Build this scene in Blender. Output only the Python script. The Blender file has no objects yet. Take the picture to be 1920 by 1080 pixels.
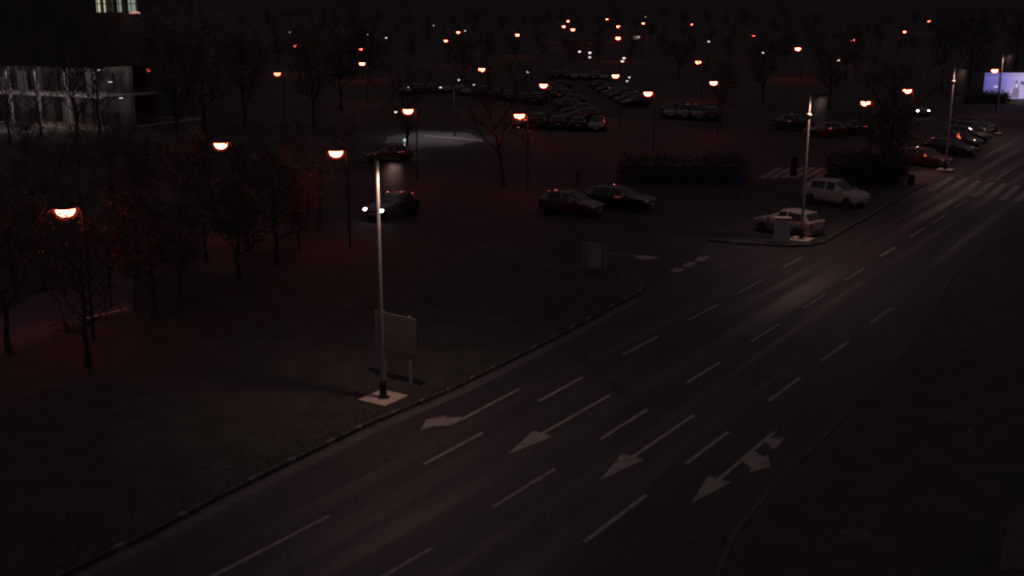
import bpy, math, random
from mathutils import Vector, Matrix
R = math.radians
random.seed(7)
scn = bpy.context.scene
col = scn.collection

# ------------------------------------------------------------------ camera
F, YH, H = 2150.0, 8.0, 13.0
PITCH = math.atan((540 - YH) / F)
cam_d = bpy.data.cameras.new('camera')
cam_d.sensor_width = 36.0
cam_d.lens = F * 36.0 / 1920.0
cam_d.clip_end = 6000
cam_d.clip_start = 0.5
cam = bpy.data.objects.new('camera', cam_d)
col.objects.link(cam)
cam.location = (0, 0, H)
cam.rotation_euler = (R(90) - PITCH, 0, 0)
scn.camera = cam
scn.view_settings.view_transform = 'Standard'
scn.view_settings.look = 'None'
scn.view_settings.exposure = 0
scn.view_settings.gamma = 1
scn.render.engine = 'CYCLES'
scn.cycles.filter_width = 2.1
scn.cycles.max_bounces = 5
scn.cycles.diffuse_bounces = 2
scn.cycles.glossy_bounces = 2
scn.cycles.transparent_max_bounces = 12
scn.cycles.sample_clamp_indirect = 2.0

CP, SP = math.cos(PITCH), math.sin(PITCH)
def ray(px, py):
    x = (px - 960) / F; y = -(py - 540) / F
    return Vector((x, CP + y * SP, -SP + y * CP))
def at(px, py, z=0.0):
    """a surveyed point of the place: where the sight line through a photo point meets height z"""
    d = ray(px, py); t = (z - H) / d.z
    return Vector((d.x * t, d.y * t, z))
def at_y(px, py, dist):
    d = ray(px, py); t = dist / d.y
    return Vector((d.x * t, dist, H + d.z * t))

# ------------------------------------------------------------------ materials
def mat(name):
    m = bpy.data.materials.new(name); m.use_nodes = True
    nt = m.node_tree
    return m, nt, nt.nodes['Principled BSDF']
def simple(name, c, rough=0.6, metal=0.0, var=0.15, scale=3.0, spec=0.5, coat=0.0, bump=0.0):
    m, nt, b = mat(name)
    tc = nt.nodes.new('ShaderNodeTexCoord')
    n = nt.nodes.new('ShaderNodeTexNoise'); n.inputs['Scale'].default_value = scale; n.inputs['Detail'].default_value = 5
    nt.links.new(tc.outputs['Object'], n.inputs['Vector'])
    rp = nt.nodes.new('ShaderNodeValToRGB')
    rp.color_ramp.elements[0].position = 0.3; rp.color_ramp.elements[1].position = 0.7
    rp.color_ramp.elements[0].color = [*(max(0, x * (1 - var)) for x in c), 1]
    rp.color_ramp.elements[1].color = [*(min(1, x * (1 + var)) for x in c), 1]
    nt.links.new(n.outputs['Fac'], rp.inputs['Fac']); nt.links.new(rp.outputs['Color'], b.inputs['Base Color'])
    b.inputs['Roughness'].default_value = rough; b.inputs['Metallic'].default_value = metal
    b.inputs['Specular IOR Level'].default_value = spec
    b.inputs['Coat Weight'].default_value = coat
    if coat > .9: b.inputs['Coat IOR'].default_value = 2.0
    b.inputs['Coat Roughness'].default_value = 0.03
    if bump:
        bp = nt.nodes.new('ShaderNodeBump'); bp.inputs['Strength'].default_value = bump
        nt.links.new(n.outputs['Fac'], bp.inputs['Height']); nt.links.new(bp.outputs['Normal'], b.inputs['Normal'])
    return m
def emit(name, c, s, base=(0.1, 0.1, 0.1)):
    m, nt, b = mat(name)
    b.inputs['Base Color'].default_value = [*base, 1]
    b.inputs['Emission Color'].default_value = [*c, 1]
    b.inputs['Emission Strength'].default_value = s
    return m

def asphalt_mat():
    m, nt, b = mat('asphalt')
    N = nt.nodes.new; L = nt.links.new
    tc = N('ShaderNodeTexCoord')
    def noise(scale, detail, vec=None, rough=0.6):
        n = N('ShaderNodeTexNoise'); n.inputs['Scale'].default_value = scale; n.inputs['Detail'].default_value = detail
        n.inputs['Roughness'].default_value = rough
        L(vec or tc.outputs['Object'], n.inputs['Vector']); return n
    mp = N('ShaderNodeMapping'); mp.inputs['Scale'].default_value = (0.035, 1.15, 1)
    L(tc.outputs['Object'], mp.inputs['Vector'])
    streak = noise(1.0, 3, mp.outputs['Vector'])
    patch = noise(0.18, 4); fine = noise(28, 4, rough=0.8)
    r1 = N('ShaderNodeValToRGB'); r1.color_ramp.elements[0].position = .42; r1.color_ramp.elements[1].position = .66
    L(streak.outputs['Fac'], r1.inputs['Fac'])
    # wheel polished band: a lane centre in local v
    sx = N('ShaderNodeSeparateXYZ'); L(tc.outputs['Object'], sx.inputs[0])
    def band(v, w):
        a = N('ShaderNodeMath'); a.operation = 'SUBTRACT'; L(sx.outputs['Y'], a.inputs[0]); a.inputs[1].default_value = v
        c = N('ShaderNodeMath'); c.operation = 'ABSOLUTE'; L(a.outputs[0], c.inputs[0])
        d = N('ShaderNodeMapRange'); d.inputs['From Min'].default_value = 0; d.inputs['From Max'].default_value = w
        d.inputs['To Min'].default_value = 1; d.inputs['To Max'].default_value = 0; d.interpolation_type = 'SMOOTHSTEP'
        L(c.outputs[0], d.inputs['Value']); return d
    tot = None
    for v, w in ((16.9, .8), (18.2, .6), (19.9, .7), (21.6, .6), (14.9, .6), (13.2, .6)):
        d = band(v, w)
        if tot is None: tot = d.outputs[0]
        else:
            a = N('ShaderNodeMath'); a.operation = 'MAXIMUM'; L(tot, a.inputs[0]); L(d.outputs[0], a.inputs[1]); tot = a.outputs[0]
    mx0 = N('ShaderNodeMath'); mx0.operation = 'MULTIPLY'; L(tot, mx0.inputs[0]); L(r1.outputs['Color'], mx0.inputs[1])
    mx = N('ShaderNodeMath'); mx.operation = 'MULTIPLY_ADD'; 
    uu = N('ShaderNodeMath'); uu.operation = 'SUBTRACT'; L(sx.outputs['X'], uu.inputs[0]); uu.inputs[1].default_value = 50
    ua = N('ShaderNodeMath'); ua.operation = 'ABSOLUTE'; L(uu.outputs[0], ua.inputs[0])
    um = N('ShaderNodeMapRange'); um.interpolation_type = 'SMOOTHSTEP'; L(ua.outputs[0], um.inputs['Value']); um.inputs['From Max'].default_value = 17; um.inputs['To Min'].default_value = 1; um.inputs['To Max'].default_value = 0
    ub = N('ShaderNodeMath'); ub.operation = 'MULTIPLY'; L(band(16.33, .5).outputs[0], ub.inputs[0]); L(um.outputs[0], ub.inputs[1])  # stretch of lamp sheen painted lighter and smoother along one wheel track
    L(ub.outputs[0], mx.inputs[0]); mx.inputs[1].default_value = .5; L(mx0.outputs[0], mx.inputs[2]); mx.use_clamp = True
    base = N('ShaderNodeMapRange'); L(patch.outputs['Fac'], base.inputs['Value'])
    base.inputs['From Min'].default_value = .3; base.inputs['From Max'].default_value = .7
    base.inputs['To Min'].default_value = .034; base.inputs['To Max'].default_value = .048
    ad = N('ShaderNodeMath'); ad.operation = 'MULTIPLY_ADD'; L(mx.outputs[0], ad.inputs[0]); ad.inputs[1].default_value = .024; L(base.outputs[0], ad.inputs[2])
    fm = N('ShaderNodeMapRange'); L(fine.outputs['Fac'], fm.inputs['Value']); fm.inputs['From Min'].default_value = .3; fm.inputs['From Max'].default_value = .7
    fm.inputs['To Min'].default_value = .7; fm.inputs['To Max'].default_value = 1.35
    vo = N('ShaderNodeTexVoronoi'); vo.feature = 'DISTANCE_TO_EDGE'; vo.inputs['Scale'].default_value = .22
    wn_ = noise(.9, 3); wv = N('ShaderNodeVectorMath'); wv.operation = 'MULTIPLY_ADD'; L(wn_.outputs['Color'], wv.inputs[0]); wv.inputs[1].default_value = (1.6, 1.6, 0); L(tc.outputs['Object'], wv.inputs[2]); L(wv.outputs[0], vo.inputs['Vector'])
    ck = N('ShaderNodeMapRange'); L(vo.outputs['Distance'], ck.inputs['Value']); ck.inputs['From Max'].default_value = .012; ck.inputs['To Min'].default_value = .55
    vp = N('ShaderNodeTexVoronoi'); vp.inputs['Scale'].default_value = .12; mp2 = N('ShaderNodeMapping'); mp2.inputs['Scale'].default_value = (.35, 1.6, 1); L(tc.outputs['Object'], mp2.inputs['Vector']); L(mp2.outputs[0], vp.inputs['Vector'])
    sc_ = N('ShaderNodeSeparateColor'); L(vp.outputs['Color'], sc_.inputs[0])
    pm = N('ShaderNodeMapRange'); L(sc_.outputs[0], pm.inputs['Value']); pm.inputs['To Min'].default_value = .82; pm.inputs['To Max'].default_value = 1.14
    k1 = N('ShaderNodeMath'); k1.operation = 'MULTIPLY'; L(ck.outputs[0], k1.inputs[0]); L(pm.outputs[0], k1.inputs[1])
    k2 = N('ShaderNodeMath'); k2.operation = 'MULTIPLY'; L(k1.outputs[0], k2.inputs[0]); L(ad.outputs[0], k2.inputs[1]); ad = k2
    ml = N('ShaderNodeMath'); ml.operation = 'MULTIPLY'; L(ad.outputs[0], ml.inputs[0]); L(fm.outputs[0], ml.inputs[1])
    cb = N('ShaderNodeCombineColor')
    L(ml.outputs[0], cb.inputs[0])
    for i, k in ((1, .93), (2, .95)):
        q = N('ShaderNodeMath'); q.operation = 'MULTIPLY'; L(ml.outputs[0], q.inputs[0]); q.inputs[1].default_value = k; L(q.outputs[0], cb.inputs[i])
    L(cb.outputs[0], b.inputs['Base Color'])
    rr = N('ShaderNodeMapRange'); L(mx.outputs[0], rr.inputs['Value']); rr.inputs['To Min'].default_value = .68; rr.inputs['To Max'].default_value = .36
    L(rr.outputs[0], b.inputs['Roughness'])
    b.inputs['Specular IOR Level'].default_value = .3
    bp = N('ShaderNodeBump'); bp.inputs['Strength'].default_value = .25; bp.inputs['Distance'].default_value = .02
    L(fine.outputs['Fac'], bp.inputs['Height']); L(bp.outputs['Normal'], b.inputs['Normal'])
    return m
def paint_mat():
    m, nt, b = mat('road_paint'); N = nt.nodes.new; L = nt.links.new
    tc = N('ShaderNodeTexCoord')
    n = N('ShaderNodeTexNoise'); n.inputs['Scale'].default_value = 2.2; n.inputs['Detail'].default_value = 8; n.inputs['Roughness'].default_value = .75
    L(tc.outputs['Object'], n.inputs['Vector'])
    rp = N('ShaderNodeValToRGB'); e = rp.color_ramp.elements
    e[0].position = .30; e[0].color = (.09, .085, .08, 1); e[1].position = .52; e[1].color = (.27, .25, .225, 1)
    L(n.outputs['Fac'], rp.inputs['Fac']); L(rp.outputs['Color'], b.inputs['Base Color'])
    b.inputs['Roughness'].default_value = .75; b.inputs['Specular IOR Level'].default_value = .3
    return m
M_ASPH = asphalt_mat()
M_LOT = simple('car_park_asphalt', (.036, .032, .033), .8, var=.25, scale=.35, spec=.3)
M_PAINT = paint_mat()
M_GRASS = simple('lawn_grass', (.042, .043, .037), .85, var=.3, scale=.9, spec=.3, bump=.4)
M_EARTH = simple('dark_ground', (.052, .050, .045), .9, var=.4, scale=.2, spec=.3)
M_HILL = simple('hill_cover', (.058, .055, .055), .95, var=.2, scale=.02, spec=.2)
M_CONC = simple('concrete', (.56, .46, .37), .85, var=.12, scale=2.5, bump=.1)
M_KERB = simple('kerb_stone', (.17, .155, .14), .85, var=.3, scale=4)
M_KERBD = simple('kerb_dark', (.06, .05, .047), .9, var=.3, scale=3)  # darker grey-brown tone, used on the right kerb and the sign backing
M_MOSS = simple('kerb_mossy', (.06, .058, .045), .9, var=.4, scale=5)
M_GUT = simple('gutter_asphalt', (.085, .076, .074), .8, var=.25, scale=2)
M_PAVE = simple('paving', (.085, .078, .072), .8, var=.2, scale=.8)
M_POLE = simple('galvanised_steel', (.34, .33, .315), .75, var=.12, scale=4, spec=.15)
M_POLEDK = simple('dark_painted_steel', (.014, .014, .016), .75, var=.2)
M_BLACK = simple('black_metal', (.02, .02, .022), .45, var=.2)
M_SIGNBACK = simple('aluminium_sign_back', (.36, .34, .33), .55, metal=.2, var=.15, scale=3)
M_SLAT = simple('slat_metal', (.24, .215, .21), .6, var=.15, scale=3)
M_WHITEBOX = simple('grey_white_cabinet', (.55, .52, .5), .6, var=.08)
M_BARK = simple('bark', (.05, .042, .034), .9, var=.35, scale=5, bump=.4)
def leafy(name, c, t):
    m = simple(name, c, .6, var=.45, scale=.7, spec=.3); nt = m.node_tree
    tr = nt.nodes.new('ShaderNodeBsdfTranslucent'); tr.inputs['Color'].default_value = [*t, 1]
    ad = nt.nodes.new('ShaderNodeAddShader'); b = nt.nodes['Principled BSDF']; o = nt.nodes['Material Output']
    nt.links.new(b.outputs[0], ad.inputs[0]); nt.links.new(tr.outputs[0], ad.inputs[1]); nt.links.new(ad.outputs[0], o.inputs['Surface'])
    return m
M_LEAF = leafy('leaf_dark', (.12, .115, .10), (.11, .105, .085))
M_LEAF2 = leafy('leaf_autumn', (.055, .05, .045), (.045, .035, .03))
M_BLADE = leafy('grass_blade', (.055, .06, .042), (.045, .05, .034))
M_HEDGE = simple('hedge_leaf', (.075, .075, .055), .6, var=.5, scale=1.5, spec=.4)
M_WALLDK = simple('dark_facade', (.12, .11, .11), .75, var=.2, scale=.5)
M_SLAB = simple('pale_slab', (.58, .53, .52), .7, var=.1)
M_INT = simple('interior_wall', (.32, .29, .27), .8, var=.5, scale=.6)
M_FRAME = simple('window_frame', (.06, .06, .06), .5)
M_TYRE = simple('tyre_rubber', (.018, .018, .018), .85)
M_RIM = simple('alloy_rim', (.35, .35, .36), .35, metal=.7)
M_CGLASS = simple('car_glass', (.012, .013, .015), .06, spec=.6, var=.05)
M_HL = simple('headlight_lens', (.45, .45, .46), .12, spec=.7, coat=.5)
M_TL = simple('tail_lens', (.28, .012, .015), .15, coat=.5)
M_PLATE = simple('plate_white', (.5, .5, .48), .4)
def carpaint(n, c): return simple('car_paint_' + n, c, .5, var=.04, spec=.3, coat=1.0 if max(c) < .2 else .5)
CP_WHITE = carpaint('white', (.37, .34, .34)); CP_BLACK = carpaint('black', (.004, .004, .005))
CP_RED = carpaint('dark_red', (.085, .016, .016)); CP_SILV = carpaint('silver', (.30, .30, .31)); CP_BLUE = carpaint('blue', (.008, .01, .022))
CP_GREY = carpaint('grey', (.022, .022, .025))
M_HLON = emit('headlight_lit', (1, .92, .84), 14)
M_TLON = emit('tail_lit', (1, .02, .07), 5)
M_BOWL = emit('sodium_bowl', (1, .125, .065), 27.0)
M_HALO = bpy.data.materials.new('red_halo'); M_HALO.use_nodes = True  # added glowing shell around each bowl, standing in for its red halo
_g = M_HALO.node_tree; _g.nodes.clear(); _go = _g.nodes.new('ShaderNodeOutputMaterial'); _gt = _g.nodes.new('ShaderNodeBsdfTransparent'); _ge = _g.nodes.new('ShaderNodeEmission'); _ga = _g.nodes.new('ShaderNodeAddShader')
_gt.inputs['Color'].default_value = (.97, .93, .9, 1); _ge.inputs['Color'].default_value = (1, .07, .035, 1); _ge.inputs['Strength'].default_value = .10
_g.links.new(_gt.outputs[0], _ga.inputs[0]); _g.links.new(_ge.outputs[0], _ga.inputs[1]); _g.links.new(_ga.outputs[0], _go.inputs['Surface']); M_HALO.cycles.emission_sampling = 'NONE'
M_BOWLDIM = emit('sodium_bowl_dim', (1, .16, .08), 8.0)
M_BOWLFAR = emit('sodium_bowl_far', (1, .095, .05), 36.0)
M_BOWLPALE = emit('pale_lamp_bowl', (1, .85, .72), 1.6)
M_BOWLCOOL = emit('cool_lamp_bowl', (.75, 1, .92), .5)
M_LED = emit('led_panel', (1, .85, .72), 6)
M_CAP = simple('lamp_cap', (.03, .028, .028), .5, var=.1)
M_WINWARM = emit('window_warm', (1, .93, .66), .5)
M_WINGREEN = emit('window_green', (.80, .95, .74), .26)
M_WINDIM = emit('window_dim', (.8, .95, .74), .02)
M_WINWHITE = emit('window_white', (1, .96, .98), 1.2)
M_INTLAMP = emit('ceiling_light', (.9, 1, .95), 1.2)

def glass_mat():
    m = bpy.data.materials.new('pane_glass'); m.use_nodes = True; nt = m.node_tree; nt.nodes.clear()
    o = nt.nodes.new('ShaderNodeOutputMaterial'); t = nt.nodes.new('ShaderNodeBsdfTransparent'); g = nt.nodes.new('ShaderNodeBsdfGlossy')
    g.inputs['Roughness'].default_value = .03; t.inputs['Color'].default_value = (.80, .82, .82, 1)
    x = nt.nodes.new('ShaderNodeMixShader'); x.inputs[0].default_value = .07
    nt.links.new(t.outputs[0], x.inputs[1]); nt.links.new(g.outputs[0], x.inputs[2]); nt.links.new(x.outputs[0], o.inputs[0])
    return m
M_GLASS = glass_mat()

# ------------------------------------------------------------------ mesh builder
class MB:
    def __init__(s): s.v = []; s.f = []; s.mi = []
    def add(s, vs, fs, mi=0):
        o = len(s.v); s.v += [tuple(p) for p in vs]
        for f in fs: s.f.append(tuple(o + i for i in f)); s.mi.append(mi)
        return s
    def box(s, c, d, rz=0.0, mi=0):
        cx, cy, cz = c; dx, dy, dz = (q / 2 for q in d); ca, sa = math.cos(rz), math.sin(rz)
        vs = []
        for z in (-dz, dz):
            for x, y in ((-dx, -dy), (dx, -dy), (dx, dy), (-dx, dy)):
                vs.append((cx + x * ca - y * sa, cy + x * sa + y * ca, cz + z))
        return s.add(vs, [(3, 2, 1, 0), (4, 5, 6, 7), (0, 1, 5, 4), (1, 2, 6, 5), (2, 3, 7, 6), (3, 0, 4, 7)], mi)
    def tube(s, pts, rads, n=8, cap=True, mi=0):
        pts = [Vector(p) for p in pts]; vs = []; fs = []
        for i, p in enumerate(pts):
            d = (pts[min(i + 1, len(pts) - 1)] - pts[max(i - 1, 0)])
            if d.length < 1e-6: d = Vector((0, 0, 1))
            d.normalize()
            a = Vector((1, 0, 0)) if abs(d.x) < .8 else Vector((0, 1, 0))
            u = d.cross(a).normalized(); w = d.cross(u)
            for k in range(n):
                t = 2 * math.pi * k / n
                vs.append(p + (u * math.cos(t) + w * math.sin(t)) * rads[i])
        for i in range(len(pts) - 1):
            for k in range(n):
                a, b = i * n + k, i * n + (k + 1) % n
                fs.append((a, b, b + n, a + n))
        if cap:
            fs.append(tuple(range(n - 1, -1, -1))); q = (len(pts) - 1) * n
            fs.append(tuple(range(q, q + n)))
        return s.add(vs, fs, mi)
    def lathe(s, prof, n=20, c=(0, 0, 0), mi=0, axis='z'):
        vs = []; fs = []
        for r, z in prof:
            for k in range(n):
                t = 2 * math.pi * k / n
                p = (r * math.cos(t), r * math.sin(t), z)
                if axis == 'y': p = (p[0], p[2], p[1])
                vs.append((c[0] + p[0], c[1] + p[1], c[2] + p[2]))
        for i in range(len(prof) - 1):
            for k in range(n):
                a, b = i * n + k, i * n + (k + 1) % n
                fs.append((a, b, b + n, a + n))
        fs.append(tuple(range(n - 1, -1, -1))); q = (len(prof) - 1) * n; fs.append(tuple(range(q, q + n)))
        return s.add(vs, fs, mi)
    def prism(s, poly, z0, z1, mi=0, bottom=False):
        n = len(poly); vs = [(p[0], p[1], z0) for p in poly] + [(p[0], p[1], z1) for p in poly]
        fs = [tuple(range(n, 2 * n))] + [(i, (i + 1) % n, n + (i + 1) % n, n + i) for i in range(n)]
        if bottom: fs.append(tuple(range(n - 1, -1, -1)))
        return s.add(vs, fs, mi)
    def sheet(s, poly, z, mi=0):
        return s.add([(p[0], p[1], z) for p in poly], [tuple(range(len(poly)))], mi)
    def build(s, name, mats, parent=None, smooth=False, loc=None, rz=None, fix=True):
        me = bpy.data.meshes.new(name); me.from_pydata(s.v, [], s.f)
        if not isinstance(mats, (list, tuple)): mats = [mats]
        for m in mats: me.materials.append(m)
        if len(mats) > 1:
            me.polygons.foreach_set('material_index', s.mi)
        me.update()
        if fix:
            import bmesh
            bm = bmesh.new(); bm.from_mesh(me); bmesh.ops.recalc_face_normals(bm, faces=bm.faces); bm.to_mesh(me); bm.free()
        if smooth:
            me.shade_smooth(); me.set_sharp_from_angle(angle=R(46))
        o = bpy.data.objects.new(name, me); col.objects.link(o)
        if parent: o.parent = parent
        if loc is not None: o.location = loc
        if rz is not None: o.rotation_euler = (0, 0, rz)
        return o
def ellipsoid(mb, c, r, n=10, m=6):
    prof = [(math.cos(a), math.sin(a)) for a in [(-.5 + (i + .02) / (m - .96)) * math.pi for i in range(m)]]
    vs = []; fs = []
    for pr, pz in prof:
        for k in range(n):
            t = 2 * math.pi * k / n; vs.append((c[0] + r[0] * pr * math.cos(t), c[1] + r[1] * pr * math.sin(t), c[2] + r[2] * pz))
    for i in range(m - 1):
        for k in range(n): fs.append((i * n + k, i * n + (k + 1) % n, (i + 1) * n + (k + 1) % n, (i + 1) * n + k))
    fs.append(tuple(range(n - 1, -1, -1))); fs.append(tuple(range((m - 1) * n, m * n)))
    return mb.add(vs, fs)
def sheet_up(poly):
    a = sum(poly[i][0] * poly[(i + 1) % len(poly)][1] - poly[(i + 1) % len(poly)][0] * poly[i][1] for i in range(len(poly)))
    return list(poly) if a > 0 else list(poly)[::-1]
def tag(o, label, cat, group=None, kind=None):
    if label: o['label'] = label
    if cat: o['category'] = cat
    if group: o['group'] = group
    if kind: o['kind'] = kind
    return o
def empty(name, loc=(0, 0, 0), rz=0.0):
    o = bpy.data.objects.new(name, None); col.objects.link(o); o.location = loc; o.rotation_euler = (0, 0, rz); o.empty_display_size = .3
    return o
def copy_tree(o, parent=None):
    c = o.copy(); col.objects.link(c)
    if parent: c.parent = parent
    for ch in o.children: copy_tree(ch, c)
    return c
def setmat(o, m):
    o.material_slots[0].link = 'OBJECT'; o.material_slots[0].material = m
def desc(o):
    for c in o.children:
        yield c
        yield from desc(c)

# ------------------------------------------------------------------ world (faint city-lit night sky)
w = bpy.data.worlds.new('World'); scn.world = w; w.use_nodes = True
nt = w.node_tree; bg = nt.nodes['Background']
sky = nt.nodes.new('ShaderNodeTexSky'); sky.sky_type = 'NISHITA'; sky.sun_disc = False
sky.sun_elevation = R(2.0); sky.sun_rotation = R(120)
hs = nt.nodes.new('ShaderNodeMix'); hs.data_type = 'RGBA'; hs.blend_type = 'MIX'
hs.inputs['Factor'].default_value = 0.985
nt.links.new(sky.outputs['Color'], hs.inputs['A'])
hs.inputs['B'].default_value = (1.0, .75, .90, 1)      # low cloud glowing with the town's lamps
wtc = nt.nodes.new('ShaderNodeTexCoord'); wsp = nt.nodes.new('ShaderNodeSeparateXYZ'); nt.links.new(wtc.outputs['Generated'], wsp.inputs[0])
wmr = nt.nodes.new('ShaderNodeMapRange'); wmr.interpolation_type = 'SMOOTHSTEP'
for k_, v_ in (('From Min', .10), ('From Max', .65), ('To Min', .07), ('To Max', 1.0)): wmr.inputs[k_].default_value = v_
nt.links.new(wsp.outputs['Z'], wmr.inputs['Value'])
wml = nt.nodes.new('ShaderNodeVectorMath'); wml.operation = 'SCALE'
nt.links.new(hs.outputs['Result'], wml.inputs[0]); nt.links.new(wmr.outputs[0], wml.inputs['Scale'])
nt.links.new(wml.outputs[0], bg.inputs['Color'])
bg.inputs['Strength'].default_value = 0.061
sun_d = bpy.data.lights.new('moonlight', 'SUN'); sun_d.energy = 0.002; sun_d.angle = R(.5); sun_d.color = (1, .95, .9)
sun = bpy.data.objects.new('moonlight', sun_d); col.objects.link(sun); sun.rotation_euler = (R(60), 0, R(120))

# ------------------------------------------------------------------ setting
def ground_poly(pts, z=0.0): return sheet_up([at(x, y, z) for x, y in pts])
g = MB(); S = 1600
g.sheet([(-S, -200), (S, -200), (S, 2200), (-S, 2200)], 0); tag(g.build('ground', M_EARTH), None, None, kind='structure')
# hills beyond the town
hb = MB(); nx, ny = 60, 8; random.seed(3)
rows = []
for j in range(ny):
    for i in range(nx + 1):
        x = -1300 + 2600 * i / nx; t = j / (ny - 1)
        hgt = (34 + 10 * math.sin(i * .35) + 7 * math.sin(i * .9 + 2) + random.uniform(-2, 2)) * (t * t * (3 - 2 * t)) - 1.0 * (1 - t)
        rows.append((x, 720 + 620 * t + 30 * math.sin(i * .5), hgt))
hb.add(rows, [(j * (nx + 1) + i, j * (nx + 1) + i + 1, (j + 1) * (nx + 1) + i + 1, (j + 1) * (nx + 1) + i) for j in range(ny - 1) for i in range(nx)])
tag(hb.build('hills', M_HILL, smooth=True), None, None, kind='structure')

KERB_L = [(-500, 1420), (-60, 1168), (127, 1075), (275, 1005), (400, 938), (560, 860), (690, 797), (840, 734), (930, 690), (1040, 634), (1120, 592), (1180, 560), (1206, 543), (1196, 530), (1160, 519)]
KERB_R = [(1180, 1420), (1300, 1180), (1370, 1010), (1460, 900), (1540, 826), (1600, 762), (1660, 702), (1712, 640), (1742, 585), (1772, 538), (1800, 502), (1850, 462), (1930, 425), (2060, 385), (2200, 360)]
ISLAND = [(1330, 452), (1385, 458), (1440, 461), (1478, 463), (1515, 462), (1545, 455), (1575, 436), (1630, 406), (1690, 371), (1735, 346)]
ROAD_DIR = math.atan2(*(lambda a: (a.x, a.y))(at(1548, 551) - at(925, 951)))
def local_road(p):      # along-road u, across v
    a = ROAD_DIR
    return (p.x * math.sin(a) + p.y * math.cos(a), -(p.x * math.cos(a) - p.y * math.sin(a)))
RZ = R(90) - ROAD_DIR
def to_local(poly):
    c, s = math.cos(-RZ), math.sin(-RZ)
    return [(p[0] * c - p[1] * s, p[0] * s + p[1] * c) for p in poly]
def road_obj(name, polys, z, m, parent=None):
    b = MB()
    for p in polys: b.sheet(sheet_up(to_local(p)), z)
    o = b.build(name, m, parent)
    if not parent: o.rotation_euler = (0, 0, RZ)
    return o
road_px = KERB_L[:-3] + [(1290, 500), (1330, 455)] + ISLAND[1:] + [(1778, 322), (1812, 295), (1850, 262), (1868, 240), (1920, 252), (2100, 290), (2400, 330), (2300, 400)] + KERB_R[::-1]
road = road_obj('road', [[at(x, y) for x, y in road_px]], .010, M_ASPH); tag(road, None, None, kind='structure')
lot_px = [(1000, 470), (1160, 519), (1290, 545), (1500, 480), (1740, 352), (1870, 240), (1800, 205), (1560, 215), (1400, 235), (1240, 262), (1080, 255), (900, 268), (780, 295), (690, 345), (640, 420), (780, 440)]
lot = road_obj('car_park', [[at(x, y) for x, y in lot_px]], .004, M_LOT); tag(lot, None, None, kind='structure')
# verges (raised lawns)
def lawn(pts, name='lawn', m=M_GRASS):
    b = MB(); b.prism(ground_poly(pts), -.05, .12)
    return tag(b.build(name, m), None, None, kind='structure')
lawn(KERB_L + [(1000, 478), (780, 452), (640, 470), (420, 530), (240, 590), (0, 650), (-300, 720), (-900, 1300)])
lawn(KERB_R + [(2600, 600), (2600, 1420)])
lawn(ISLAND + [(1690, 352), (1560, 425), (1480, 440), (1420, 447), (1360, 443)])
# kerbs: long mossy stones with short clean ones between
def kerb(pts, name='kerb', flip=1, clean=True):
    P = [at(x, y) for x, y in pts]; b = MB()
    for i in range(len(P) - 1):
        a, c = P[i], P[i + 1]; d = (c - a); Lg = d.length; d.normalize(); n = Vector((d.y, -d.x, 0)) * flip
        u = 0.0; k = 0
        while u < Lg - .02:
            st = min(.28 if (k % 2 and clean) else 1.25 * random.uniform(.8, 1.1), Lg - u)
            q0 = a + d * (u + .004); q1 = a + d * (u + st - .004)
            lift = random.uniform(-.006, .006); mi = 1 if (k % 2 or not clean) else 0
            b.prism(sheet_up([q0 - n * .02, q1 - n * .02, q1 + n * .13, q0 + n * .13]), -.02, .128 + lift + (.012 if mi else 0), mi)
            u += st; k += 1
    return tag(b.build(name, [M_MOSS, M_KERB if clean else M_KERBD]), None, None, kind='structure')
kerb(KERB_L); kerb(ISLAND); kerb(KERB_R, clean=False)
# gutter strip along the left kerb
GP = [at(x, y) for x, y in KERB_L[1:12]]
gq = []
for i in range(len(GP) - 1):
    d = (GP[i + 1] - GP[i]).normalized(); n = Vector((d.y, -d.x, 0))
    gq.append([GP[i] + n * .14, GP[i + 1] + n * .14, GP[i + 1] + n * .62, GP[i] + n * .62])
o = road_obj('gutter', gq, .014, M_GUT, None); tag(o, None, None, kind='structure')

# paths and paved patches
def patch(name, pts, m, z=.006):
    b = MB(); b.sheet(ground_poly(pts), z); return tag(b.build(name, m), None, None, kind='structure')
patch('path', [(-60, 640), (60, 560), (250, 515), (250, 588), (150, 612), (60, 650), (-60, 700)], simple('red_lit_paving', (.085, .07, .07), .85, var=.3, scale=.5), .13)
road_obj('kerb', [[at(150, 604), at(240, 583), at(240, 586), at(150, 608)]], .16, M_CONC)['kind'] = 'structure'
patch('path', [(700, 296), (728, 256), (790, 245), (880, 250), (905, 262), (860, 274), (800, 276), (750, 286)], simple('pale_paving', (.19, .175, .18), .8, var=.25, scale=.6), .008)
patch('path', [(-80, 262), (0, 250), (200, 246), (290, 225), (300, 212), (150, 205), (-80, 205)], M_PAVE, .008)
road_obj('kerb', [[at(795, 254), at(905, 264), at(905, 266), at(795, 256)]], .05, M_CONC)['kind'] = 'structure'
patch('pavement', [(1697, 352), (1700, 322), (1780, 316), (1766, 326), (1735, 345)], M_PAVE, .012)
patch('path', [(1870, 1080), (1892, 975), (1960, 940), (2050, 1080)], M_MOSS, .13)
patch('path', [(1780, 190), (1808, 176), (1830, 175), (1815, 188)], M_PAVE, .012)
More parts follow.
